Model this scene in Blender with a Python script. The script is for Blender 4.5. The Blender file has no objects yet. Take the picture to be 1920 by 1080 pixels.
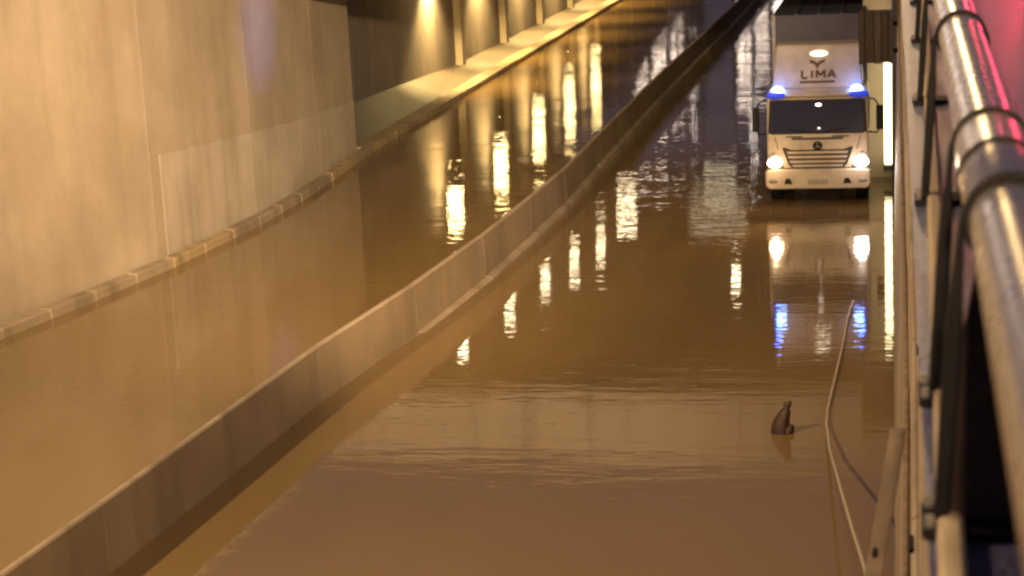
import bpy, bmesh, math, random
from mathutils import Vector, Matrix
R = math.radians
random.seed(7)
S = bpy.context.scene
COL = S.collection

# ------------------------------------------------------------------ camera
CAM_H = 8.6
PITCH, ROLL, YAW = R(12.7), math.atan(800 / 16000), R(11.6)
fw = Vector((-math.sin(YAW) * math.cos(PITCH), math.cos(YAW) * math.cos(PITCH), -math.sin(PITCH)))
r0 = Vector((math.cos(YAW), math.sin(YAW), 0))
u0 = r0.cross(fw)
cr = math.cos(ROLL) * r0 - math.sin(ROLL) * u0
cu = math.sin(ROLL) * r0 + math.cos(ROLL) * u0
cd = bpy.data.cameras.new("camera")
cam = bpy.data.objects.new("camera", cd)
COL.objects.link(cam)
cam.matrix_world = Matrix(((cr.x, cu.x, -fw.x, 0), (cr.y, cu.y, -fw.y, 0), (cr.z, cu.z, -fw.z, CAM_H), (0, 0, 0, 1)))
cd.sensor_width = 36.0
cd.lens = 36.0 * 3600 / 1920
cd.clip_start = 0.05
cd.clip_end = 4000
cd.dof.use_dof = True            # phone lens focused on the truck: the rail beside the lens goes a little soft
cd.dof.focus_distance = 46.0
cd.dof.aperture_fstop = 5.6
S.camera = cam

# ------------------------------------------------------------------ night sky
W = bpy.data.worlds.new("World")
S.world = W
W.use_nodes = True
wn = W.node_tree
sky = wn.nodes.new("ShaderNodeTexSky")
sky.sky_type = 'NISHITA'
sky.sun_disc = False
sky.sun_elevation = R(-3.5)
sky.sun_rotation = R(160)
sky.dust_density = 2.0
bg = wn.nodes["Background"]
glowc = wn.nodes.new("ShaderNodeMix"); glowc.data_type = 'RGBA'; glowc.blend_type = 'ADD'
glowc.inputs[0].default_value = 1.0
wn.links.new(sky.outputs[0], glowc.inputs[6])
glowc.inputs[7].default_value = (.72, .56, .78, 1)      # even light pollution over the town
wn.links.new(glowc.outputs[2], bg.inputs[0])
bg.inputs[1].default_value = 0.10

S.view_settings.view_transform = 'Standard'
S.view_settings.look = 'None'
S.view_settings.exposure = 0.35
S.view_settings.gamma = 1.0
S.cycles.use_denoising = True
S.cycles.max_bounces = 6
S.cycles.sample_clamp_indirect = 6.0
S.cycles.filter_width = 2.5      # the softness of the phone video
S.cycles.use_light_tree = True

# ------------------------------------------------------------------ materials
def base(name):
    m = bpy.data.materials.new(name)
    m.use_nodes = True
    nt = m.node_tree
    return m, nt, nt.nodes["Principled BSDF"]

def N(nt, t, **kw):
    n = nt.nodes.new(t)
    for k, v in kw.items():
        if k in n.inputs: n.inputs[k].default_value = v
        else: setattr(n, k, v)
    return n

def noise(nt, scale, detail=4, sc=(1, 1, 1), rough=.55, rot=(0, 0, 0)):
    g = nt.nodes.new("ShaderNodeNewGeometry")
    mp = nt.nodes.new("ShaderNodeMapping")
    mp.inputs["Scale"].default_value = sc
    mp.inputs["Rotation"].default_value = rot
    nt.links.new(g.outputs["Position"], mp.inputs[0])
    n = nt.nodes.new("ShaderNodeTexNoise")
    n.inputs["Scale"].default_value = scale
    n.inputs["Detail"].default_value = detail
    n.inputs["Roughness"].default_value = rough
    nt.links.new(mp.outputs[0], n.inputs["Vector"])
    return n.outputs["Fac"]

def ramp(nt, fac, stops):
    r = nt.nodes.new("ShaderNodeValToRGB")
    e = r.color_ramp.elements
    while len(e) < len(stops): e.new(.5)
    for el, (p, c) in zip(e, stops):
        el.position = p
        el.color = (*c, 1) if len(c) == 3 else c
    nt.links.new(fac, r.inputs[0])
    return r.outputs[0]

def mix(nt, a, b, fac, mode='MIX'):
    m = nt.nodes.new("ShaderNodeMix")
    m.data_type = 'RGBA'
    m.blend_type = mode
    for i, v in ((6, a), (7, b)):
        if isinstance(v, tuple): m.inputs[i].default_value = (*v, 1)
        else: nt.links.new(v, m.inputs[i])
    if isinstance(fac, float): m.inputs[0].default_value = fac
    else: nt.links.new(fac, m.inputs[0])
    return m.outputs[2]

def bump(nt, p, h, strength, dist):
    b = nt.nodes.new("ShaderNodeBump")
    b.inputs["Strength"].default_value = strength
    b.inputs["Distance"].default_value = dist
    nt.links.new(h, b.inputs["Height"])
    nt.links.new(b.outputs[0], p.inputs["Normal"])
    return b

def concrete(name, c1, c2, stain=(.10, .075, .05), st=.55, rough=.8):
    m, nt, p = base(name)
    big = noise(nt, .35, 5)
    c = mix(nt, c1, c2, ramp(nt, big, [(.35, (0, 0, 0)), (.65, (1, 1, 1))]))
    streak = noise(nt, 1.0, 5, (1.6, 1.6, .12))
    c = mix(nt, c, stain, ramp(nt, streak, [(.50, (0, 0, 0)), (.78, (st, st, st))]))
    blot = noise(nt, .8, 6, (1, 1, .55), .55)
    c = mix(nt, c, (.62, .56, .50), ramp(nt, blot, [(.40, (0,) * 3), (.68, (.26,) * 3)]), 'MULTIPLY')
    fine = noise(nt, 9, 6)
    c = mix(nt, c, (.5, .5, .5), ramp(nt, fine, [(.3, (.12,) * 3), (.7, (0,) * 3)]), 'MULTIPLY')
    nt.links.new(c, p.inputs["Base Color"])
    p.inputs["Roughness"].default_value = rough
    bump(nt, p, noise(nt, 14, 6), .35, .02)
    return m

def plain(name, c, rough=.5, metal=0.0, var=.25, scale=6, spec=None, bmp=.1):
    m, nt, p = base(name)
    n = noise(nt, scale, 5)
    d = tuple(v * (1 - var) for v in c)
    nt.links.new(ramp(nt, n, [(.35, d), (.65, c)]), p.inputs["Base Color"])
    p.inputs["Roughness"].default_value = rough
    p.inputs["Metallic"].default_value = metal
    if spec is not None: p.inputs["Specular IOR Level"].default_value = spec
    if bmp: bump(nt, p, noise(nt, scale * 6, 4), bmp, .01)
    return m

def glow(name, c, s):
    m, nt, p = base(name)
    p.inputs["Base Color"].default_value = (*c, 1)
    p.inputs["Emission Color"].default_value = (*c, 1)
    p.inputs["Emission Strength"].default_value = s
    return m

M = {}
M['wall'] = concrete('weathered_concrete', (.46, .39, .30), (.36, .30, .22), st=.18)
M['patch'] = concrete('pale_concrete', (.53, .47, .39), (.40, .345, .27), st=.35)
M['dark_wall'] = concrete('sooty_concrete', (.21, .18, .165), (.15, .13, .125), st=.5)  # shade of the recess under the bridge is put into this tone
M['divider'] = concrete('divider_concrete', (.25, .19, .12), (.18, .135, .085), st=.5)
M['coping'] = concrete('coping_concrete', (.55, .52, .47), (.45, .42, .38), st=.3)
M['kerb'] = concrete('kerb_concrete', (.36, .29, .20), (.24, .19, .13), st=.7)
M['kerb_yellow'] = concrete('worn_yellow_paint', (.40, .30, .15), (.30, .24, .15), st=.8)
M['right_wall'] = concrete('stained_concrete', (.34, .28, .21), (.22, .17, .12), (.07, .045, .03), .8)
M['apron'] = concrete('wet_dirty_concrete', (.11, .088, .068), (.07, .056, .045), st=.5, rough=.55)
M['deck'] = concrete('bridge_concrete', (.40, .37, .33), (.32, .29, .26))
M['asphalt'] = plain('wet_asphalt', (.06, .056, .06), .38, 0, .4, 3, bmp=1.0)
M['paving'] = plain('wet_dark_paving', (.07, .075, .15), .33, 0, .5, 9, bmp=1.0)  # bluish light on the street is put into this colour
M['steel'] = None
M['dark_steel'] = plain('dark_painted_steel', (.005, .0045, .006), .55, 0, .4, 12, spec=.12)
M['web'] = plain('primed_steel', (.035, .022, .022), .7, 0, .4, 12, spec=.2)  # dark tone for the shaded gap under the rail
M['galv'] = plain('galvanised_steel', (.35, .34, .33), .45, .8, .3, 14)
M['rust'] = plain('rusty_steel', (.22, .15, .09), .7, .2, .5, 10)
M['strap'] = plain('worn_timber', (.12, .088, .062), .7, 0, .4, 12)
M['board'] = plain('brown_board', (.028, .015, .011), .6, 0, .4, 5)
M['board_light'] = plain('faded_brown_board', (.05, .034, .026), .6, 0, .4, 5)
M['cream'] = plain('cream_truck_paint', (.50, .44, .355), .4, 0, .28, 2.2, bmp=0)
M['box'] = plain('grey_blue_tarpaulin', (.065, .065, .105), .6, 0, .3, 1.2)
M['black'] = plain('black_plastic', (.007, .007, .008), .5, 0, .3, 10, spec=.2)
M['rubber'] = plain('tyre_rubber', (.012, .011, .011), .8, 0, .3, 10, spec=.1)
M['grille'] = plain('grille_grey', (.035, .03, .028), .5, .2, .3, 10)
M['chrome'] = plain('dull_chrome', (.6, .58, .55), .25, 1.0, .1, 10, bmp=0)
M['logo'] = plain('brown_lettering', (.10, .055, .03), .6, 0, .1, 10, bmp=0)
M['plate'] = plain('number_plate', (.30, .27, .25), .5, 0, .2, 20, bmp=0)
M['hose'] = plain('pale_canvas_hose', (.36, .28, .18), .75, 0, .3, 15)
M['wood'] = plain('wet_dark_wood', (.045, .018, .008), .45, 0, .5, 18, bmp=.6)
M['seat'] = plain('cab_lining', (.12, .11, .12), .8)
M['lamp_body'] = plain('lamp_housing', (.25, .25, .25), .5, .5)

# brushed stainless tube
m, nt, p = base('brushed_stainless')
p.inputs["Metallic"].default_value = 1.0
nt.links.new(ramp(nt, noise(nt, 5, 5, (2, 2, 2)), [(.3, (.58, .53, .50)), (.7, (.64, .60, .56))]), p.inputs["Base Color"])
nt.links.new(ramp(nt, noise(nt, 9, 5), [(.3, (.255,) * 3), (.75, (.315,) * 3)]), p.inputs["Roughness"])
M['steel'] = m

# windscreen glass
m, nt, p = base('windscreen_glass')
p.inputs["Base Color"].default_value = (.03, .034, .07, 1)
p.inputs["Roughness"].default_value = .08
p.inputs["Transmission Weight"].default_value = .3
p.inputs["IOR"].default_value = 1.45
M['glass'] = m

# muddy flood water
m, nt, p = base('muddy_flood_water')
c = ramp(nt, noise(nt, .12, 4, (1, .5, 1)), [(.35, (.160, .106, .045)), (.65, (.205, .136, .058))])
nt.links.new(c, p.inputs["Base Color"])
p.inputs["Roughness"].default_value = .035
p.inputs["IOR"].default_value = 1.55
w1 = noise(nt, 1.0, 2.5, (.55, 2.6, 1), .5)
w2 = noise(nt, 1.0, 2, (2.2, 9.0, 1), .5)
w3 = noise(nt, 1.0, 2, (.18, .5, 1), .4)
calm = noise(nt, .09, 2, (1, 1.6, 1))
mm = nt.nodes.new("ShaderNodeMath"); mm.operation = 'MULTIPLY'; mm.inputs[1].default_value = .40
nt.links.new(w2, mm.inputs[0])
ad = nt.nodes.new("ShaderNodeMath"); ad.operation = 'ADD'
nt.links.new(w1, ad.inputs[0]); nt.links.new(mm.outputs[0], ad.inputs[1])
ad2 = nt.nodes.new("ShaderNodeMath"); ad2.operation = 'MULTIPLY_ADD'; ad2.inputs[1].default_value = 1.6
nt.links.new(w3, ad2.inputs[0]); nt.links.new(ad.outputs[0], ad2.inputs[2])
# ripples are stronger further in, where the truck stirs the water
g = nt.nodes.new("ShaderNodeNewGeometry"); sx = nt.nodes.new("ShaderNodeSeparateXYZ")
nt.links.new(g.outputs["Position"], sx.inputs[0])
mr = nt.nodes.new("ShaderNodeMapRange")
mr.inputs[1].default_value = 24; mr.inputs[2].default_value = 110; mr.inputs[3].default_value = .38; mr.inputs[4].default_value = 1.8
nt.links.new(sx.outputs[1], mr.inputs[0])
cm = nt.nodes.new("ShaderNodeMapRange")
cm.inputs[1].default_value = .35; cm.inputs[2].default_value = .65; cm.inputs[3].default_value = .45; cm.inputs[4].default_value = 1.1
nt.links.new(calm, cm.inputs[0])
st = nt.nodes.new("ShaderNodeMath"); st.operation = 'MULTIPLY'
nt.links.new(mr.outputs[0], st.inputs[0]); nt.links.new(cm.outputs[0], st.inputs[1])
hm = nt.nodes.new("ShaderNodeMath"); hm.operation = 'MULTIPLY'
nt.links.new(ad2.outputs[0], hm.inputs[0]); nt.links.new(st.outputs[0], hm.inputs[1])
b = bump(nt, p, hm.outputs[0], 1.0, .0125)
M['water'] = m

M['sodium'] = glow('sodium_lamp_lens', (1.0, .66, .25), 60)
M['led'] = glow('white_lamp_lens', (1.0, .88, .72), 45)
M['tunnel_lamp'] = glow('tunnel_lamp_lens', (1.0, .72, .28), 80)
M['soffit_lamp'] = glow('soffit_lamp_lens', (1.0, .80, .48), 45)
M['column'] = glow('light_column_lens', (1.0, .83, .45), 5)
M['headlight'] = glow('headlight_lens', (1.0, .90, .80), 28)
M['headlight_warm'] = glow('warm_headlight_lens', (1.0, .68, .36), 18)
M['beacon'] = glow('blue_beacon_lens', (.30, .50, 1.0), 22)
M['beacon_base'] = glow('blue_beacon_base', (.02, .06, .75), .35)  # blue light at the windscreen corners, put in as a glowing shape
M['marker'] = glow('marker_lamp_lens', (1.0, .84, .55), 4)
M['panel'] = glow('panel_lamp_lens', (1.0, .78, .5), 1.1)
M['dome'] = glow('cab_lamp_lens', (1.0, .80, .70), 4)
M['window'] = glow('lit_window', (1.0, .78, .62), 9)  # windows of the unseen buildings added for their reflections
M['red'] = glow('red_lamp_lens', (1.0, .04, .10), 30)

# ------------------------------------------------------------------ helpers
def obj(name, bm, mat, parent=None, smooth=False, loc=None):
    me = bpy.data.meshes.new(name)
    bmesh.ops.recalc_face_normals(bm, faces=bm.faces[:])
    bm.to_mesh(me); bm.free()
    if mat: me.materials.append(M[mat])
    if smooth:
        for f in me.polygons: f.use_smooth = True
    o = bpy.data.objects.new(name, me)
    COL.objects.link(o)
    if parent: o.parent = parent
    if loc: o.location = loc
    return o

def tag(o, label, cat, group=None):
    o['label'] = label; o['category'] = cat
    if group: o['group'] = group
    return o

def thing(name, label, cat, loc=(0, 0, 0), group=None):
    o = bpy.data.objects.new(name, None)
    COL.objects.link(o); o.location = loc
    return tag(o, label, cat, group)

def struct(o):
    o['kind'] = 'structure'
    return o

def hexa(c8, bev=0.0, seg=1):
    """box from eight corners: bottom 4 then top 4, same order"""
    bm = bmesh.new()
    v = [bm.verts.new(c) for c in c8]
    for f in ((3, 2, 1, 0), (4, 5, 6, 7), (0, 1, 5, 4), (1, 2, 6, 5), (2, 3, 7, 6), (3, 0, 4, 7)):
        bm.faces.new([v[i] for i in f])
    if bev: bmesh.ops.bevel(bm, geom=bm.edges[:], offset=bev, segments=seg, affect='EDGES', profile=.5)
    return bm

def box(x0, x1, y0, y1, z0, z1, bev=0.0, seg=1):
    return hexa([(x0, y0, z0), (x1, y0, z0), (x1, y1, z0), (x0, y1, z0), (x0, y0, z1), (x1, y0, z1), (x1, y1, z1), (x0, y1, z1)], bev, seg)

def prism_x(prof, x0, x1, bev=0.0, seg=1):
    """profile in (y, z) extruded along x"""
    bm = bmesh.new()
    a = [bm.verts.new((x0, y, z)) for y, z in prof]
    b_ = [bm.verts.new((x1, y, z)) for y, z in prof]
    n = len(prof)
    bm.faces.new(a); bm.faces.new(b_[::-1])
    for i in range(n): bm.faces.new((a[i], b_[i], b_[(i + 1) % n], a[(i + 1) % n]))
    bmesh.ops.recalc_face_normals(bm, faces=bm.faces[:])
    if bev: bmesh.ops.bevel(bm, geom=bm.edges[:], offset=bev, segments=seg, affect='EDGES', profile=.5)
    return bm

def plate_xz(poly, y0, y1, bev=0.0):
    """polygon in (x, z) extruded along y"""
    bm = bmesh.new()
    a = [bm.verts.new((x, y0, z)) for x, z in poly]
    b_ = [bm.verts.new((x, y1, z)) for x, z in poly]
    n = len(poly)
    bm.faces.new(a); bm.faces.new(b_[::-1])
    for i in range(n): bm.faces.new((a[i], b_[i], b_[(i + 1) % n], a[(i + 1) % n]))
    bmesh.ops.recalc_face_normals(bm, faces=bm.faces[:])
    if bev: bmesh.ops.bevel(bm, geom=bm.edges[:], offset=bev, segments=1, affect='EDGES', profile=.5)
    return bm

def tube(pts, rad, seg=12, cap=True, ref=None):
    bm = bmesh.new()
    pts = [Vector(q) for q in pts]
    rings = []
    for i, q in enumerate(pts):
        d = (pts[min(i + 1, len(pts) - 1)] - pts[max(i - 1, 0)]).normalized()
        up = Vector(ref) if ref else (Vector((0, 0, 1)) if abs(d.z) < .95 else Vector((1, 0, 0)))
        s = d.cross(up).normalized(); t = s.cross(d)
        r = rad[i] if isinstance(rad, (list, tuple)) else rad
        rings.append([bm.verts.new(q + s * r * math.cos(k * 2 * math.pi / seg) + t * r * math.sin(k * 2 * math.pi / seg)) for k in range(seg)])
    for a, b_ in zip(rings, rings[1:]):
        for k in range(seg): bm.faces.new((a[k], a[(k + 1) % seg], b_[(k + 1) % seg], b_[k]))
    if cap:
        bm.faces.new(rings[0][::-1]); bm.faces.new(rings[-1])
    return bm

def ellipsoid(c, r, u=16, v=10):
    bm = bmesh.new()
    bmesh.ops.create_uvsphere(bm, u_segments=u, v_segments=v, radius=1, matrix=Matrix.Translation(c) @ Matrix.Diagonal((*r, 1)))
    return bm

def light(name, kind, loc, color, power, parent=None, size=.1, aim=None, spot=None, blend=.6):
    L = bpy.data.lights.new(name, kind)
    L.color = color; L.energy = power
    if kind in ('POINT', 'SPOT'): L.shadow_soft_size = size
    if spot: L.spot_size = R(spot); L.spot_blend = blend
    o = bpy.data.objects.new(name, L)
    COL.objects.link(o)
    if parent: o.parent = parent
    o.location = loc
    if aim is not None:
        w = Vector(loc) + (parent.location if parent else Vector())
        o.rotation_euler = (Vector(aim) - w).to_track_quat('-Z', 'Y').to_euler()
    return o

def lerp_table(tab, y):
    if y <= tab[0][0]: 
        (a, b_), (c_, d) = tab[0], tab[1]
        return b_ + (y - a) * (d - b_) / (c_ - a)
    for (a, b_), (c_, d) in zip(tab, tab[1:]):
        if y <= c_: return b_ + (y - a) * (d - b_) / (c_ - a)
    return tab[-1][1]

# plan lines (x as a function of y along the underpass)
WALL = [(10, -21.1), (18, -19.8), (26, -18.5), (33.7, -17.15), (36.5, -16.66), (39.6, -16.15), (44, -15.75), (48, -15.65), (55.3, -15.92), (200, -15.9)]
DIV = [(8, -10.7), (21.4, -9.72), (29.2, -9.22), (33.6, -8.72), (39, -8.3), (46.3, -8.02), (66, -7.95), (96, -7.6), (180, -7.3)]
wallx = lambda y: lerp_table(WALL, y)
divx = lambda y: lerp_table(DIV, y)
rtop = lambda y: .02 + .011 * min(max(y, -2), 13)

# ------------------------------------------------------------------ ground, water
bm = bmesh.new()
v = [bm.verts.new(q) for q in ((-24, -25, 0), (.6, -25, 0), (.6, 190, 0), (-24, 190, 0))]
bm.faces.new(v)
struct(obj('water', bm, 'water'))
STREET = 6.6
STREET_R = 7.45
bm = bmesh.new()
def quad(bm, *c): bm.faces.new([bm.verts.new(q) for q in c])
quad(bm, (.05, -300, STREET_R), (900, -300, STREET_R), (900, 1500, STREET_R), (.05, 1500, STREET_R))
struct(obj('street', bm, 'paving'))
bm = bmesh.new()
quad(bm, (-900, -300, STREET), (-21.6, -300, STREET), (-21.6, 1500, STREET), (-900, 1500, STREET))
quad(bm, (-21.6, 60, STREET), (-16.9, 60, STREET), (-16.9, 1500, STREET), (-21.6, 1500, STREET))
struct(obj('ground', bm, 'asphalt'))
bm = bmesh.new()
quad(bm, (-16.9, 176, -.6), (.5, 176, -.6), (.5, 270, STREET), (-16.9, 270, STREET))
quad(bm, (-16.9, 270, STREET), (.42, 270, STREET), (.42, 1500, STREET), (-16.9, 1500, STREET))
struct(obj('road', bm, 'asphalt'))

# ------------------------------------------------------------------ left retaining wall
lw = thing('retaining_wall', 'tall weathered concrete retaining wall left of the flooded carriageway', 'wall', (0, 0, 0))
ys = [10, 16, 22, 28, 33.7, 39.6, 45.2, 50.9, 55.3]
for a, c_ in zip(ys, ys[1:]):
    g = .004
    y0, y1 = a + g, c_ - g
    n = 1
    xa, xb = wallx(y0), wallx(y1)
    if c_ == 55.3: y1 = c_
    obj('wall_panel', hexa([(xa, y0, -.6), (xa - .5, y0, -.6), (xb - .5, y1, -.6), (xb, y1, -.6),
                            (xa, y0, 7.1), (xa - .5, y0, 7.1), (xb - .5, y1, 7.1), (xb, y1, 7.1)], .005), 'wall', lw)
    obj('coping', hexa([(xa + .06, y0, 7.11), (xa - .56, y0, 7.11), (xb - .56, y1, 7.11), (xb + .06, y1, 7.11),
                        (xa + .06, y0, 7.4), (xa - .56, y0, 7.4), (xb - .56, y1, 7.4), (xb + .06, y1, 7.4)], .02), 'coping', lw)
# pale facing slabs low on the wall, their top sloping down to the portal
ptop = lambda y: 2.46 - (y - 40.1) * (2.46 - 1.62) / 15.3
for a, c_ in ((40.1, 45.2), (45.2, 49.2), (49.2, 52.4), (52.4, 55.33)):
    y0, y1 = a + .003, c_ - .003
    xa, xb = wallx(y0), wallx(y1)
    o = obj('facing_slab', hexa([(xa + .010, y0, -.5), (xa - .05, y0, -.5), (xb - .05, y1, -.5), (xb + .010, y1, -.5),
                             (xa + .010, y0, ptop(y0)), (xa - .05, y0, ptop(y0)), (xb - .05, y1, ptop(y1)), (xb + .010, y1, ptop(y1))], .003), 'patch', lw)
    o['label'] = 'pale facing slab at the foot of the wall'
# return face of the wall end, down which the recess begins
obj('wall_end', box(-18.4, -16.46, 54.7, 55.26, -.6, 7.1, .015), 'wall', lw)

# ledge (kerb) at the foot of the wall
kb = thing('kerb', '', '')
del kb['label'], kb['category']; kb['kind'] = 'structure'
y = 14.0; i = 0
while y < 150:
    L = 1.6 if y < 70 else 3.2
    y0, y1 = y + .015, y + L - .015
    dz = random.uniform(-.012, .012); w = .34 + random.uniform(-.012, .012)
    z1 = .2 + dz
    gp = .13 if y < 55 else -.2
    xa, xb = wallx(y0) + gp, wallx(y1) + gp
    w = w - .08 if y < 55 else w + .2
    mt = 'kerb_yellow' if (i % 7 in (2, 3)) or 55 < y < 60 else 'kerb'
    obj('kerb_stone', hexa([(xa + w, y0, -.4), (xa, y0, -.4), (xb, y1, -.4), (xb + w, y1, -.4),
                            (xa + w, y0, z1), (xa, y0, z1 + .03), (xb, y1, z1 + .03), (xb + w, y1, z1)], .02), mt, kb)
    y += L; i += 1

# ------------------------------------------------------------------ recessed wall under the bridge
aw = thing('abutment_wall', 'sooty recessed wall with pilasters under the bridge, lit by yellow lamps', 'wall')
XR = -17.5
XP = -16.8
yy = [55.3, 61.0, 67.4, 76.5, 85.7, 95, 104.4, 113.5, 120.5, 128, 140, 150, 165, 180]
pz = lambda y: lerp_table([(55.3, 1.0), (63, .88), (77, .38), (90, .32), (180, .3)], y)
XA = -16.12
for a, c_ in zip(yy, yy[1:]):
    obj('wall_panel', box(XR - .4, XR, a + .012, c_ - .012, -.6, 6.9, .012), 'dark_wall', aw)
    y0, y1 = a + .01, c_ - .01
    obj('apron_slab', hexa([(XA, y0, -.5), (XR - .05, y0, -.5), (XR - .05, y1, -.5), (XA, y1, -.5),
                             (XA, y0, .19), (XR - .05, y0, pz(y0)), (XR - .05, y1, pz(y1)), (XA, y1, .19)], .004), 'apron', aw)
for c_ in yy[3:-1]:
    obj('pilaster', box(XR - .02, XR + .3, c_ - .3, c_ + .3, pz(c_) - .05, 6.6, .02), 'wall', aw)

# ------------------------------------------------------------------ divider
dv = thing('median_barrier', 'long low concrete median barrier dividing the two flooded carriageways', 'barrier')
djs = [8, 14.5, 21.4, 29.1, 33.7, 38.2, 42.6, 46.5, 51.5, 56.5, 61.5, 66.5, 72, 78, 84, 90, 97, 104, 111, 118, 126, 134, 142, 150, 160, 170, 178]
for k, (a, c_) in enumerate(zip(djs, djs[1:])):
    y0, y1 = a + .006, c_ - .006
    xa, xb = divx(y0), divx(y1)
    h = .92 + random.uniform(-.008, .008); sx_ = random.uniform(-.003, .003)
    xa += sx_; xb += sx_
    sg = obj('barrier_segment', hexa([(xa - .02, y0, -.4), (xa - .15, y0, -.4), (xb - .15, y1, -.4), (xb - .02, y1, -.4),
                                      (xa - .04, y0, h), (xa - .13, y0, h), (xb - .13, y1, h), (xb - .04, y1, h)], .005), 'divider', dv)
    obj('cap_strip', hexa([(xa - .03, y0, h + .001), (xa - .14, y0, h + .001), (xb - .14, y1, h + .001), (xb - .03, y1, h + .001),
                           (xa - .05, y0, h + .025), (xa - .12, y0, h + .025), (xb - .12, y1, h + .025), (xb - .05, y1, h + .025)]), 'kerb', sg)
    if a > 28:
        zt = -.05 + .24 * min(1, max(0, (a - 29) / 25))
        obj('base_ledge', hexa([(xa + .14, y0, -.4), (xa - .03, y0, -.4), (xb - .03, y1, -.4), (xb + .14, y1, -.4),
                                (xa + .12, y0, zt), (xa - .03, y0, zt + .03), (xb - .03, y1, zt + .06), (xb + .12, y1, zt + .03)], .012), 'kerb', sg)

# ------------------------------------------------------------------ bridge over the underpass
br = thing('road_bridge', 'concrete road bridge whose lit parapet is mirrored in the flood water', 'bridge')
Y0, Y1 = 48.3, 86.0
obj('deck', box(-24, 8, Y0 + .3, Y1, 5.75, 6.55), 'deck', br)
for k in range(13):
    x = -17.6 + k * 1.5
    obj('girder', box(x - .2, x + .2, Y0 + .35, Y1 - .05, 5.36, 5.76, .02), 'deck', br)
for k in range(8):
    x0 = -24 + k * 4
    obj('fascia_panel', box(x0 + .003, x0 + 3.997, Y0, Y0 + .28, 5.35, 7.35, .02), 'deck', br)
    obj('fascia_panel', box(x0 + .003, x0 + 3.997, Y1 + .02, Y1 + .3, 5.35, 7.35, .02), 'deck', br)
pier = thing('bridge_pier', 'yellow lit concrete pier behind the truck beside the right wall', 'pier')
obj('shaft', box(-.80, -.06, 50.0, 50.9, -.6, 4.7, .05, 2), 'patch', pier)
obj('cap', box(-1.0, -.06, 49.9, 51.0, 4.71, 5.24, .03), 'deck', pier)

# ------------------------------------------------------------------ lamps under the bridge and on the left wall
def soffit_lamp(loc, label, w=.55, d=.35, mat='soffit_lamp', power=60, group='lamps under the bridge'):
    t = thing('ceiling_lamp', label, 'lamp', loc, group)
    obj('housing', box(-w / 2 - .05, w / 2 + .05, -d / 2 - .05, d / 2 + .05, .03, .14, .01), 'lamp_body', t)
    obj('hanger', box(-.03, .03, -.03, .03, .14, .6), 'lamp_body', t)
    obj('lens', box(-w / 2, w / 2, -d / 2, d / 2, -.03, .029, .01), mat, t)
    return t
ords = ['nearest', 'second', 'third', 'fourth', 'fifth', 'sixth']
for k, (x, y) in enumerate([(-12.3, 52.4), (-11.83, 57.2), (-11.26, 60.4), (-10.81, 63.6), (-10.3, 66.3), (-10.33, 73.4)]):
    soffit_lamp((x, y, 5.15), ords[k] + ' warm lamp of the diagonal row under the bridge mirrored in the right carriageway', .30 if k < 5 else .75, .18 if k < 5 else .35)
soffit_lamp((-5.1, 61.0, 5.15), 'lone small lamp under the bridge, mirrored as a dot left of the truck', .28, .2)
soffit_lamp((-6.6, 71.8, 5.15), 'wide dim panel lamp under the bridge, mirrored as a broad pale patch', 2.1, 2.6, 'panel')
soffit_lamp((-7.2, 79.5, 5.15), 'narrow panel lamp under the far end of the bridge', 1.3, 1.0, 'marker')

def wall_lamp(y, label, p=4800):
    t = thing('wall_lamp', label, 'lamp', (XR + .02, y, 4.55), 'yellow lamps along the recessed wall')
    obj('bracket', box(0, .62, -.05, .05, .201, .28), 'lamp_body', t)
    obj('hood', prism_x([(-.5, .1), (.5, .1), (.45, .2), (-.45, .2)], .36, .88, .01), 'lamp_body', t)
    obj('lens', box(.38, .86, -.46, .46, .02, .099, .01), 'tunnel_lamp', t)
    light('lamp_light', 'SPOT', (.6, 0, -.02), (1.0, .66, .22), p, t, .15, aim=(XR + .5, y, 0), spot=120, blend=.6)
for k, y in enumerate([72, 81.1, 90.4, 99.7, 109]):
    wall_lamp(y, ['nearest', 'second', 'third', 'fourth', 'farthest'][k] + ' yellow lamp along the recessed wall counted from the wall corner')

# ------------------------------------------------------------------ right wall, parapet
rw = thing('retaining_wall', 'stained right concrete wall seen almost edge-on below the steel handrail', 'wall')
ry = [-3, 2, 5.2, 8.4, 11.6, 16, 20.5, 25, 29.5, 34, 38.5, 43, 47.5, 60, 72, 84, 96, 110, 125, 140, 160, 180]
for a, c_ in zip(ry, ry[1:]):
    y0, y1 = a + .012, c_ - .012
    ta, tb = rtop(y0), rtop(y1)
    obj('wall_panel', hexa([(-.05, y0, -.6), (.4, y0, -.6), (.4, y1, -.6), (-.05, y1, -.6),
                            (ta * .75 - .015, y0, 5.6), (.4, y0, 5.6), (.4, y1, 5.6), (tb * .75 - .015, y1, 5.6)], .012), 'right_wall', rw)
    obj('parapet_panel', hexa([(ta * .75 + .012, y0, 5.62), (.4, y0, 5.62), (.4, y1, 5.62), (tb * .75 + .012, y1, 5.62),
                               (ta + .015, y0, 7.3), (.4, y0, 7.3), (.4, y1, 7.3), (tb + .015, y1, 7.3)], .012), 'kerb', rw)
    obj('coping', hexa([(ta, y0, 7.31), (ta + .055, y0, 7.31), (tb + .055, y1, 7.31), (tb, y1, 7.31),
                        (ta + .012, y0, 7.48), (ta + .055, y0, 7.48), (tb + .055, y1, 7.48), (tb + .012, y1, 7.48)], .008), 'kerb', rw)
for k in range(16):
    y = 6 + k * 2.1
    z = 6.4 if k % 2 else 5.9
    x = rtop(y) * (.75 + .25 * (z - 5.6) / 1.7) + .012
    obj('weep_hole', tube([(x - .012, y, z), (x + .06, y, z)], .03, 10), 'black', rw)
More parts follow.
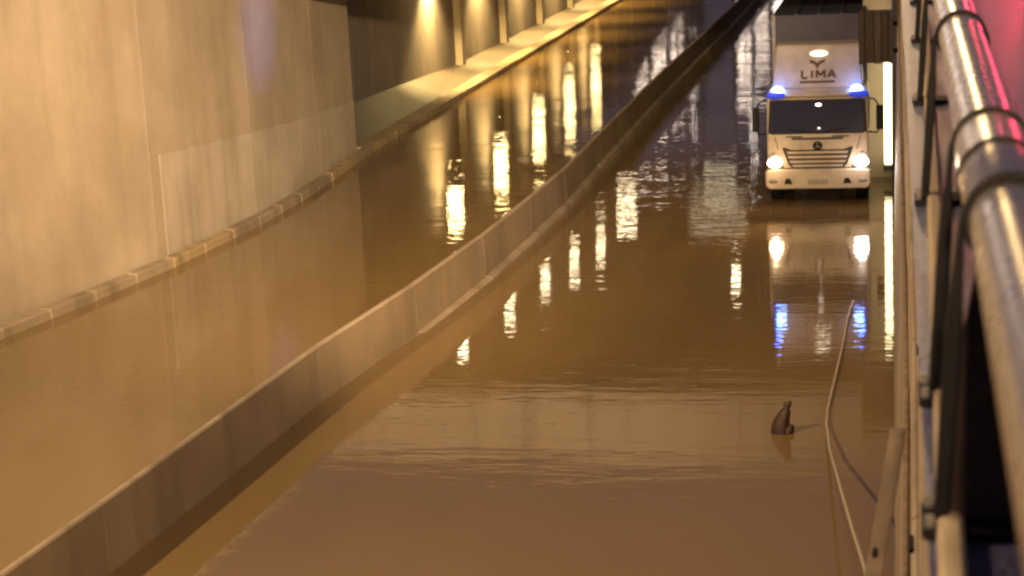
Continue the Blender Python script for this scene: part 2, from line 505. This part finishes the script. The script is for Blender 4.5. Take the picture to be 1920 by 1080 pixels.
obj('conduit', tube([(rtop(y) * .75 - .05, y, 5.0 + .05 * math.sin(y * 1.7)) for y in [3 + .9 * q for q in range(50)]], .022, 8), 'rust', rw, True)

# ------------------------------------------------------------------ hand rail beside the camera
rl = thing('handrail', 'thick stainless steel handrail with dark strapped posts beside the right wall', 'railing')
prx = lambda y: .165 + .0062 * y
PZ, PR = 7.98, .068
obj('rail_pipe', tube([(prx(y), y, PZ) for y in (-1.5, .5, 2, 3, 4, 6, 9, 13, 18, 24)], PR, 40), 'steel', rl, True)
obj('sleeve', tube([(prx(y), y, PZ) for y in (3.16, 3.17, 3.95, 3.96)], [PR + .001, PR + .005, PR + .005, PR + .001], 40), 'steel', rl, True)
def ring(y, w=.03, r=PR + .011):
    bm = bmesh.new()
    n = 40; cx = prx(y)
    loops = []
    for (dy, rr) in ((-w / 2, r - .010), (-w / 2, r), (w / 2, r), (w / 2, r - .010)):
        loops.append([bm.verts.new((cx + rr * math.cos(2 * math.pi * k / n), y + dy, PZ + rr * math.sin(2 * math.pi * k / n))) for k in range(n)])
    for q in range(4):
        A, B = loops[q], loops[(q + 1) % 4]
        for k in range(n): bm.faces.new((A[k], A[(k + 1) % n], B[(k + 1) % n], B[k]))
    return bm
def post(y):
    cx = prx(y)
    w0, w1, t_ = .079, .098, .026
    pl = obj('post', plate_xz([(cx - w1 - t_, 7.47), (cx - w1, 7.47), (cx - w0 + .002, 7.80), (cx - w0 + .004, PZ), (cx - w0 - .004, PZ + .01), (cx - w0 - t_, 7.80)], y - .03, y + .03, .003), 'dark_steel', rl)
    obj('back_leg', plate_xz([(cx + w1, 7.47), (cx + w1 + t_, 7.47), (cx + w0 + t_, 7.80), (cx + w0 + .004, PZ + .01), (cx + w0 - .004, PZ), (cx + w0 - .002, 7.80)], y - .03, y + .03, .003), 'dark_steel', pl)
    if y in (3.17, 1.2):
        o_ = obj('web_plate', plate_xz([(cx - w1 + .001, 7.47), (cx + w1 - .001, 7.47), (cx + w0 - .004, 7.80), (cx + .05, PZ - PR + .01), (cx, PZ - PR - .004), (cx - .05, PZ - PR + .01), (cx - w0 + .004, 7.80)], y - .010, y + .010), 'web', pl)  # dark plate added to fill the gap under the rail that lies in shade
    obj('strap', ring(y), 'rubber', pl, True)
    obj('base_plate', box(cx - .145, cx + .155, y - .075, y + .075, 7.452, 7.469, .003), 'dark_steel', pl)
    for sx_ in (-.132, .138):
        for sy_ in (-.052, .052):
            obj('bolt', tube([(cx + sx_, y + sy_, 7.469), (cx + sx_, y + sy_, 7.488)], .009, 6), 'galv', pl)
for y in (1.2, 3.17, 3.95, 6.2, 8.6, 11.2, 13.8, 16.4, 19): post(y)
o = obj('joint_ring', ring(3.55, .016, PR + .012), 'rubber', rl, True)

# ------------------------------------------------------------------ things on the right wall
sb = thing('sign_board', 'dark brown slatted board hung from the right wall above the lit pier', 'board', (0, 44, 0))
xs = [-.80, -.66, -.46, -.30, -.14, -.03]
for k, (a, c_) in enumerate(zip(xs, xs[1:])):
    obj('slat', box(a + .006, c_ - .006, -.04 + .02 * (k % 2), .05, 3.62 + .02 * (k % 2), 4.82, .008), 'board_light' if k in (2, 4) else 'board', sb)
obj('back_panel', box(-.79, -.035, .051, .07, 3.63, 4.81), 'board', sb)
obj('back_rail', box(-.78, .06, .071, .12, 4.45, 4.55), 'dark_steel', sb)
obj('back_rail', box(-.78, .06, .071, .12, 3.85, 3.95), 'dark_steel', sb)

lc = thing('light_column', 'tall glowing yellow light column on the pier, mirrored as a long bright streak', 'lamp', (-.19, 49.3, 0))
obj('tube_lens', box(-.085, .10, -.06, .06, .45, 4.15, .03, 2), 'column', lc)
obj('end_cap', box(-.11, .125, -.085, .085, .28, .449, .02), 'lamp_body', lc)
obj('end_cap', box(-.11, .125, -.085, .085, 4.151, 4.3, .02), 'lamp_body', lc)
for z in (1.3, 3.3): obj('bracket', box(-.03, .03, .061, .70, z, z + .06), 'lamp_body', lc)

ts = thing('timber_strut', 'pale loose timber strut slanting off the right wall at the bottom edge', 'strut', (0, 0, 0))
obj('plank', hexa([(-.165, 5.98, 5.9), (-.105, 5.98, 5.9), (-.105, 6.02, 5.9), (-.165, 6.02, 5.9),
                   (-.02, 5.98, 6.75), (.03, 5.98, 6.75), (.03, 6.02, 6.75), (-.02, 6.02, 6.75)], .004), 'strap', ts)
obj('bolt', tube([(-.07, 5.97, 6.35), (-.07, 5.94, 6.35)], .010, 8), 'black', ts)
obj('bolt', tube([(.045, 5.97, 6.35), (.045, 6.1, 6.35)], .009, 8), 'black', ts)

# ------------------------------------------------------------------ hose, driftwood
hp = [(-.80, 36.0, .03), (-.87, 34.6, .035), (-.90, 33.0, .03), (-1.0, 30.0, .03), (-1.04, 28.7, .04), (-1.03, 27.9, .06), (-.93, 26.2, .22), (-.72, 23.4, .68), (-.50, 20.6, 1.12), (-.34, 18.4, 1.55), (-.2, 16.0, 2.1), (-.05, 14.0, 2.7)]
tag(obj('hose', tube(hp, .022, 10), 'hose', None, True), 'pale hose running from the right wall over the water towards the truck', 'hose')

dw = thing('driftwood', 'small dark brown driftwood stump sticking out of the brown water', 'driftwood', (-1.65, 27.7, 0))
obj('stump', tube([(-.05, 0, -.2), (-.05, 0, .02), (-.04, .0, .14), (.0, 0, .24), (.03, 0, .33), (.04, .01, .37), (.055, .01, .42), (.11, .01, .47)],
                  [.14, .15, .13, .10, .08, .045, .062, .015], 9, True, (0, 1, 0)), 'wood', dw, True)
obj('knot', tube([(.02, -.02, -.1), (.06, -.03, .03), (.11, -.03, .09), (.15, -.03, .10)], [.10, .10, .07, .02], 8, True, (0, 1, 0)), 'wood', dw, True)

# ------------------------------------------------------------------ truck
tk = thing('truck', 'cream box truck with blue beacons and lit headlights standing in the flood water', 'truck', (-1.83, 46.1, 0))
HW = 1.20
prof = [(.03, .62), (.0, 1.0), (.02, 1.72), (.20, 2.56), (.34, 2.72), (1.75, 2.76), (1.75, .62)]
cab = obj('cab', prism_x(prof, -HW, HW, .06, 3), 'cream', tk)
def onfront(z):          # y of the cab front at height z
    for (ya, za), (yb, zb) in zip(prof, prof[1:4]):
        if za <= z <= zb: return ya + (yb - ya) * (z - za) / (zb - za)
    return .2
def front_panel(poly, off, thick):
    """polygon (x, z) laid on the sloping cab front"""
    bm = bmesh.new()
    a = [bm.verts.new((x, onfront(z) - off, z)) for x, z in poly]
    b_ = [bm.verts.new((x, onfront(z) - off + thick, z)) for x, z in poly]
    n = len(poly)
    bm.faces.new(a); bm.faces.new(b_[::-1])
    for i in range(n): bm.faces.new((a[i], b_[i], b_[(i + 1) % n], a[(i + 1) % n]))
    return bm
def rrect(x0, x1, z0, z1, r, n=4):
    out = []
    for cx, cz, a0 in ((x1 - r, z1 - r, 0), (x0 + r, z1 - r, 90), (x0 + r, z0 + r, 180), (x1 - r, z0 + r, 270)):
        for k in range(n + 1):
            t = R(a0 + 90 * k / n); out.append((cx + r * math.cos(t), cz + r * math.sin(t)))
    return out
wsf = obj('windscreen_surround', front_panel([(-1.17, 1.79), (-1.10, 1.74), (1.08, 1.74), (1.15, 1.79), (1.12, 2.50), (1.06, 2.545), (-1.08, 2.545), (-1.14, 2.50)], .012, .03), 'black', tk)
obj('windscreen', front_panel([(-1.12, 1.81), (-1.06, 1.77), (1.04, 1.77), (1.10, 1.81), (1.07, 2.48), (1.02, 2.52), (-1.04, 2.52), (-1.09, 2.48)], .022, .008), 'glass', wsf)
obj('cab_lamp', ellipsoid((.03, onfront(2.4) - .012, 2.40), (.09, .012, .055)), 'dome', wsf)  # small glowing spots set on the windscreen
obj('dash_lamp', ellipsoid((.04, onfront(1.86) - .012, 1.86), (.05, .01, .03)), 'dome', wsf)
for s in (-1, 1):
    obj('wiper', tube([(s * .15, onfront(1.80) - .04, 1.78), (s * .75, onfront(1.9) - .04, 1.88)], .012, 6), 'black', wsf)
# sun visor and roof fairing
obj('roof_edge', prism_x([(.16, 2.60), (.10, 2.66), (.30, 2.80), (.55, 2.82), (.55, 2.74)], -1.13, 1.13, .012), 'cream', tk)
fb, ft = 1.08, .99
fair = bmesh.new()
fv = [(-fb, .42, 2.78), (fb, .42, 2.78), (fb, 1.7, 2.78), (-fb, 1.7, 2.78), (-ft, .95, 3.78), (ft, .95, 3.78), (ft, 1.7, 3.80), (-ft, 1.7, 3.80)]
fair.free()
fr = obj('roof_fairing', hexa(fv, .05, 3), 'cream', tk)
def onfair(z): return .42 + (.95 - .42) * (z - 2.78) / 1.0
def fair_panel(poly, off=.006, th=.005):
    bm = bmesh.new()
    a = [bm.verts.new((x, onfair(z) - off, z)) for x, z in poly]
    b_ = [bm.verts.new((x, onfair(z) - off + th, z)) for x, z in poly]
    n = len(poly)
    bm.faces.new(a); bm.faces.new(b_[::-1])
    for i in range(n): bm.faces.new((a[i], b_[i], b_[(i + 1) % n], a[(i + 1) % n]))
    return bm
obj('marker_lamp', ellipsoid((.03, onfair(3.57) - .01, 3.57), (.21, .05, .07)), 'marker', fr, True)
obj('emblem', fair_panel([(-.18, 3.44), (-.19, 3.36), (-.08, 3.33), (-.01, 3.22), (.07, 3.33), (.17, 3.38), (.19, 3.45), (.05, 3.40), (-.01, 3.36), (-.07, 3.40)]), 'logo', fr)
def letter(strokes, x, z, w, h):
    bm = bmesh.new()
    t = .055
    for (ax, az, bx_, bz) in strokes:
        p0 = Vector((x + ax * w, 0, z + az * h)); p1 = Vector((x + bx_ * w, 0, z + bz * h))
        d = (p1 - p0).normalized(); s = Vector((-d.z, 0, d.x)) * t / 2
        q = [p0 + s, p1 + s, p1 - s, p0 - s]
        A = [bm.verts.new((c.x, onfair(c.z) - .008, c.z)) for c in q]
        B = [bm.verts.new((c.x, onfair(c.z) - .002, c.z)) for c in q]
        bm.faces.new(A); bm.faces.new(B[::-1])
        for i in range(4): bm.faces.new((A[i], B[i], B[(i + 1) % 4], A[(i + 1) % 4]))
    return bm
LET = {'L': [(0, 1, 0, 0), (0, 0, 1, 0)], 'I': [(.5, 0, .5, 1)], 'M': [(0, 0, 0, 1), (0, 1, .5, .3), (.5, .3, 1, 1), (1, 1, 1, 0)], 'A': [(0, 0, .5, 1), (.5, 1, 1, 0), (.2, .35, .8, .35)]}
x = -.37
for ch, w in (('L', .13), ('I', .07), ('M', .19), ('A', .18)):
    obj('letter', letter(LET[ch], x, 3.02, w, .17), 'logo', fr); x += w + .075
obj('lettering_bar', fair_panel([(-.42, 2.90), (.42, 2.90), (.42, 2.955), (-.42, 2.955)]), 'logo', fr)
# grille
gr = obj('grille', front_panel([(-.62, .93), (.62, .93), (.70, 1.02), (.84, 1.40), (.80, 1.43), (.62, 1.36), (-.62, 1.36), (-.80, 1.43), (-.84, 1.40), (-.70, 1.02)], .012, .03), 'grille', tk)
for k, (z, hw) in enumerate(((1.30, .70), (1.19, .68), (1.08, .64), (.98, .58))):
    obj('slat', front_panel([(-hw, z - .03), (hw, z - .03), (hw + .03, z + .025), (-hw - .03, z + .025)], .035, .03), 'cream', gr)
obj('top_slot', front_panel([(-.60, 1.60), (.60, 1.60), (.62, 1.65), (-.62, 1.65)], .008, .01), 'grille', tk)
eb = tube([(0, onfront(1.45) - .02, 1.45), (0, onfront(1.45) - .045, 1.45)], .115, 24)
em = obj('front_emblem', eb, 'black', tk)
bm = bmesh.new()
for k in range(3):
    a = R(90 + 120 * k)
    p0 = Vector((0, onfront(1.45) - .052, 1.45)); p1 = p0 + Vector((math.cos(a) * .09, 0, math.sin(a) * .09)); s = Vector((-math.sin(a), 0, math.cos(a))) * .012
    bm.faces.new([bm.verts.new(q) for q in (p0 + s, p1 + s, p1 - s, p0 - s)])
obj('emblem_star', bm, 'chrome', em)
obj('seam', front_panel([(-1.14, .905), (1.14, .905), (1.14, .925), (-1.14, .925)], .004, .01), 'black', tk)
for s in (-1, 1):
    obj('seam', front_panel([(s * .93 - .008, 1.36), (s * .93 + .008, 1.36), (s * 1.02 + .008, 1.70), (s * 1.02 - .008, 1.70)], .004, .01), 'black', tk)
    obj('hand_hold', tube([(s * .35, onfront(1.68) - .03, 1.685), (s * .75, onfront(1.68) - .03, 1.685)], .014, 6), 'black', tk)
# bumper, with corner lamps
bp = obj('bumper', plate_xz([(-1.24, .50), (-1.16, .42), (1.16, .42), (1.24, .50), (1.25, .86), (1.05, .90), (-1.05, .90), (-1.25, .86)], -.09, .30, .03), 'cream', tk)
for s in (-1, 1):
    obj('fog_lamp_recess', plate_xz([(s * .70 - .10, .55), (s * .70 + .10, .55), (s * .70 + .04, .68), (s * .70 - .06, .68)], -.098, -.07), 'black', bp)
    obj('corner_lamp', ellipsoid((s * 1.06, -.09, .62), (.11, .015, .05)), 'lamp_body', bp, True)
obj('number_plate', box(-.24, .24, -.104, -.091, .53, .65, .004), 'plate', bp)
for s in (-1, 1):
    hl = obj('headlight', front_panel([(s * .80, .92), (s * 1.19, .92), (s * 1.19, 1.22), (s * 1.06, 1.32), (s * .90, 1.20)] if s > 0 else [(-.80, .92), (-.90, 1.20), (-1.06, 1.32), (-1.19, 1.22), (-1.19, .92)], .02, .04), 'chrome', tk)
    obj('lens', ellipsoid((s * 1.02, -.035, 1.06), (.175, .035, .12), 20, 12), 'headlight' if s > 0 else 'headlight_warm', hl, True)
    light('headlight_beam', 'SPOT', (s * 1.02, -.12, 1.06), (1, .9, .8) if s > 0 else (1, .7, .4), 900, tk, .08, aim=(-1.83 + s * 1.0, 20, .1), spot=60, blend=.9)
    light('headlight_spill', 'POINT', (s * 1.0, -.32, 1.06), (1, .74, .66) if s > 0 else (1, .6, .34), 8, tk, .1)
    # blue beacons on the roof edge
    bc = obj('beacon', ellipsoid((s * .93, .16, 2.80), (.13, .08, .075), 20, 12), 'beacon', tk, True)
    obj('beacon_base', ellipsoid((s * .98, .10, 2.665), (.24, .05, .085), 20, 12), 'beacon_base', bc, True)  # glowing shape stands in for blue light beneath the beacon
    light('beacon_light', 'POINT', (s * 1.0, .12, 2.90), (.03, .12, 1.0), 12, tk, .08)
    if s < 0:   # the turning beam of the left beacon sweeps the retaining wall
        light('beacon_beam', 'SPOT', (s * .95 - .12, .1, 2.86), (.16, .22, 1.0), 2400, tk, .08, aim=(-15.7, 46.5, 4.6), spot=17, blend=1.0)
    # mirrors
    mh = obj('mirror', box(s * 1.47 - .085, s * 1.47 + .085, .12, .24, 1.80, 2.38, .03, 2), 'black', tk)
    obj('mirror_arm', tube([(s * 1.15, .35, 2.55), (s * 1.35, .20, 2.52), (s * 1.45, .18, 2.36)], .02, 8), 'black', mh)
    obj('mirror_arm', tube([(s * 1.18, .35, 1.72), (s * 1.40, .2, 1.72), (s * 1.46, .18, 1.82)], .02, 8), 'black', mh)
    # doors, side windows, steps
    dr = obj('door', box(s * 1.20 - .012, s * 1.20 + .012, .35, 1.55, .95, 2.62, .01), 'cream', tk)
    obj('side_window', box(s * 1.21 - .012, s * 1.21 + .012, .50, 1.42, 1.80, 2.48, .01), 'black', dr)
    obj('handle', box(s * 1.225 - .02, s * 1.225 + .02, 1.25, 1.42, 1.55, 1.60, .008), 'black', dr)
    obj('pillar_strip', front_panel([(s * 1.155 - .012, 1.75), (s * 1.155 + .012, 1.75), (s * 1.12 + .012, 2.55), (s * 1.12 - .012, 2.55)], .02, .012), 'black', tk)
    for yy_ in (1.15, 5.9):
        wh = obj('wheel', tube([(s * 1.18, yy_, .38), (s * 1.16, yy_, .38), (s * .90, yy_, .38), (s * .88, yy_, .38)], [.42, .47, .47, .42], 28), 'rubber', tk)
        obj('rim', tube([(s * 1.181, yy_, .38), (s * 1.20, yy_, .38)], [.27, .24], 20), 'lamp_body', wh)
obj('chassis', box(-.45, .45, .15, 7.6, .45, .75), 'black', tk)
obj('valance', box(-1.10, 1.10, .0, .30, .44, .60), 'black', tk)
bx = obj('cargo_box', box(-1.14, 1.14, 1.86, 7.9, .85, 4.42, .03, 2), 'box', tk)
for x in (-.55, .0, .55):
    obj('roof_rib', box(x - .03, x + .03, 1.9, 7.8, 4.422, 4.45), 'box', bx)
for x in (-1.10, 1.10):
    obj('corner_post', box(x - .05, x + .05, 1.83, 1.90, .84, 4.44, .01), 'lamp_body', bx)

# ------------------------------------------------------------------ unseen lamps added above the underpass for light and reflections
def added_lamp(x, y, top, arm, label, mat, col, power, aim=None, spot=None, z0=STREET, blend=.7):
    t = thing('street_lamp', label, 'street lamp', (x, y, z0), 'street lamps along the underpass')
    h = top - z0
    obj('pole', tube([(0, 0, 0), (0, 0, .5), (0, 0, h - .2), (arm * .3, 0, h + .1), (arm, 0, h + .15)], [.11, .09, .06, .05, .04], 12), 'galv', t, True)
    obj('lamp_head', box(arm - .35, arm + .35, -.16, .16, h + .08, h + .22, .03), 'lamp_body', t)
    obj('lens', box(arm - .28, arm + .28, -.12, .12, h + .04, h + .079, .01), mat, t)
    if power:
        light('lamp_light', 'SPOT' if spot else 'POINT', (arm, 0, h - .1), col, power, t, .25, aim=aim, spot=spot, blend=blend)
SOD = (1.0, .67, .35)
added_lamp(1.0, 14, 9.9, -1.5, 'low street lamp leaning over the right wall just ahead of the camera', 'sodium', SOD, 66000, (-17.5, 52, 3), 46, blend=.9, z0=STREET_R)
added_lamp(1.0, 34, 10.2, -1.5, 'low street lamp leaning over the right wall before the truck', 'sodium', SOD, 600, z0=STREET_R)
added_lamp(-23.5, 11, 20.0, 3.5, 'tall street lamp above the left wall', 'sodium', SOD, 25000)
added_lamp(2.8, -6, 13.0, -2.5, 'tall street lamp behind the camera', 'sodium', SOD, 34000, (-17, 33, 2), 64, blend=1.0, z0=STREET_R)
for k, (x, y, z) in enumerate([(-15.5, 150, 11), (-11.0, 135, 11), (-14.0, 185, 11), (-18.5, 165, 11)]):
    added_lamp(x - 1.2 if x < -14 else x, y, z, 1.2, ['leftmost', 'nearest', 'farthest', 'rear left'][k] + ' pale street lamp far beyond the bridge', 'led', (1, .9, .78), 0, z0=STREET if x < -16.9 or k != 1 else 0)

# unseen red lanterns added for red light on the street beside the rail
for k, (x, y) in enumerate([(1.25, 18.5), (2.2, 16.5)]):
    t = thing('warning_lantern', ['red warning lantern farther along the street beside the handrail', 'red warning lantern nearer on the street beside the handrail'][k], 'lantern', (x, y, STREET_R), 'red lanterns on the street')
    obj('foot', tube([(0, 0, 0), (0, 0, .06)], .2, 16), 'rubber', t)
    obj('stick', tube([(0, 0, .06), (0, 0, .9)], .03, 8), 'galv', t)
    obj('lens', ellipsoid((0, 0, 1.0), (.1, .1, .12)), 'red', t, True)
    light('lantern_light', 'POINT', (0, -.2, 1.0), (1, .05, .12), 42, t, .1)

# ------------------------------------------------------------------ unseen lit buildings added at the far end for their broken reflections
for k, (x, y, w, fl, lab) in enumerate([(-52, 300, 22, 7, 'lit apartment building far beyond the bridge, left of the ramp'), (-24, 290, 14, 5, 'lower lit shop building far beyond the bridge, at the head of the ramp')]):
    t = thing('building', lab, 'building', (x, y, STREET), 'buildings beyond the ramp')
    H_ = fl * 3.2 + 1
    obj('wall', box(0, w, 0, 12, 0, H_), 'patch', t)
    obj('roof', box(-.3, w + .3, -.3, 12.3, H_ + .01, H_ + .4), 'deck', t)
    n = int(w / 2.8)
    for f in range(fl):
        for q in range(n):
            if random.random() < .3: continue
            xx = .8 + q * 2.8
            obj('window', box(xx, xx + 1.9, -.06, .0 - .002, .9 + f * 3.2, 2.7 + f * 3.2), 'window', t)
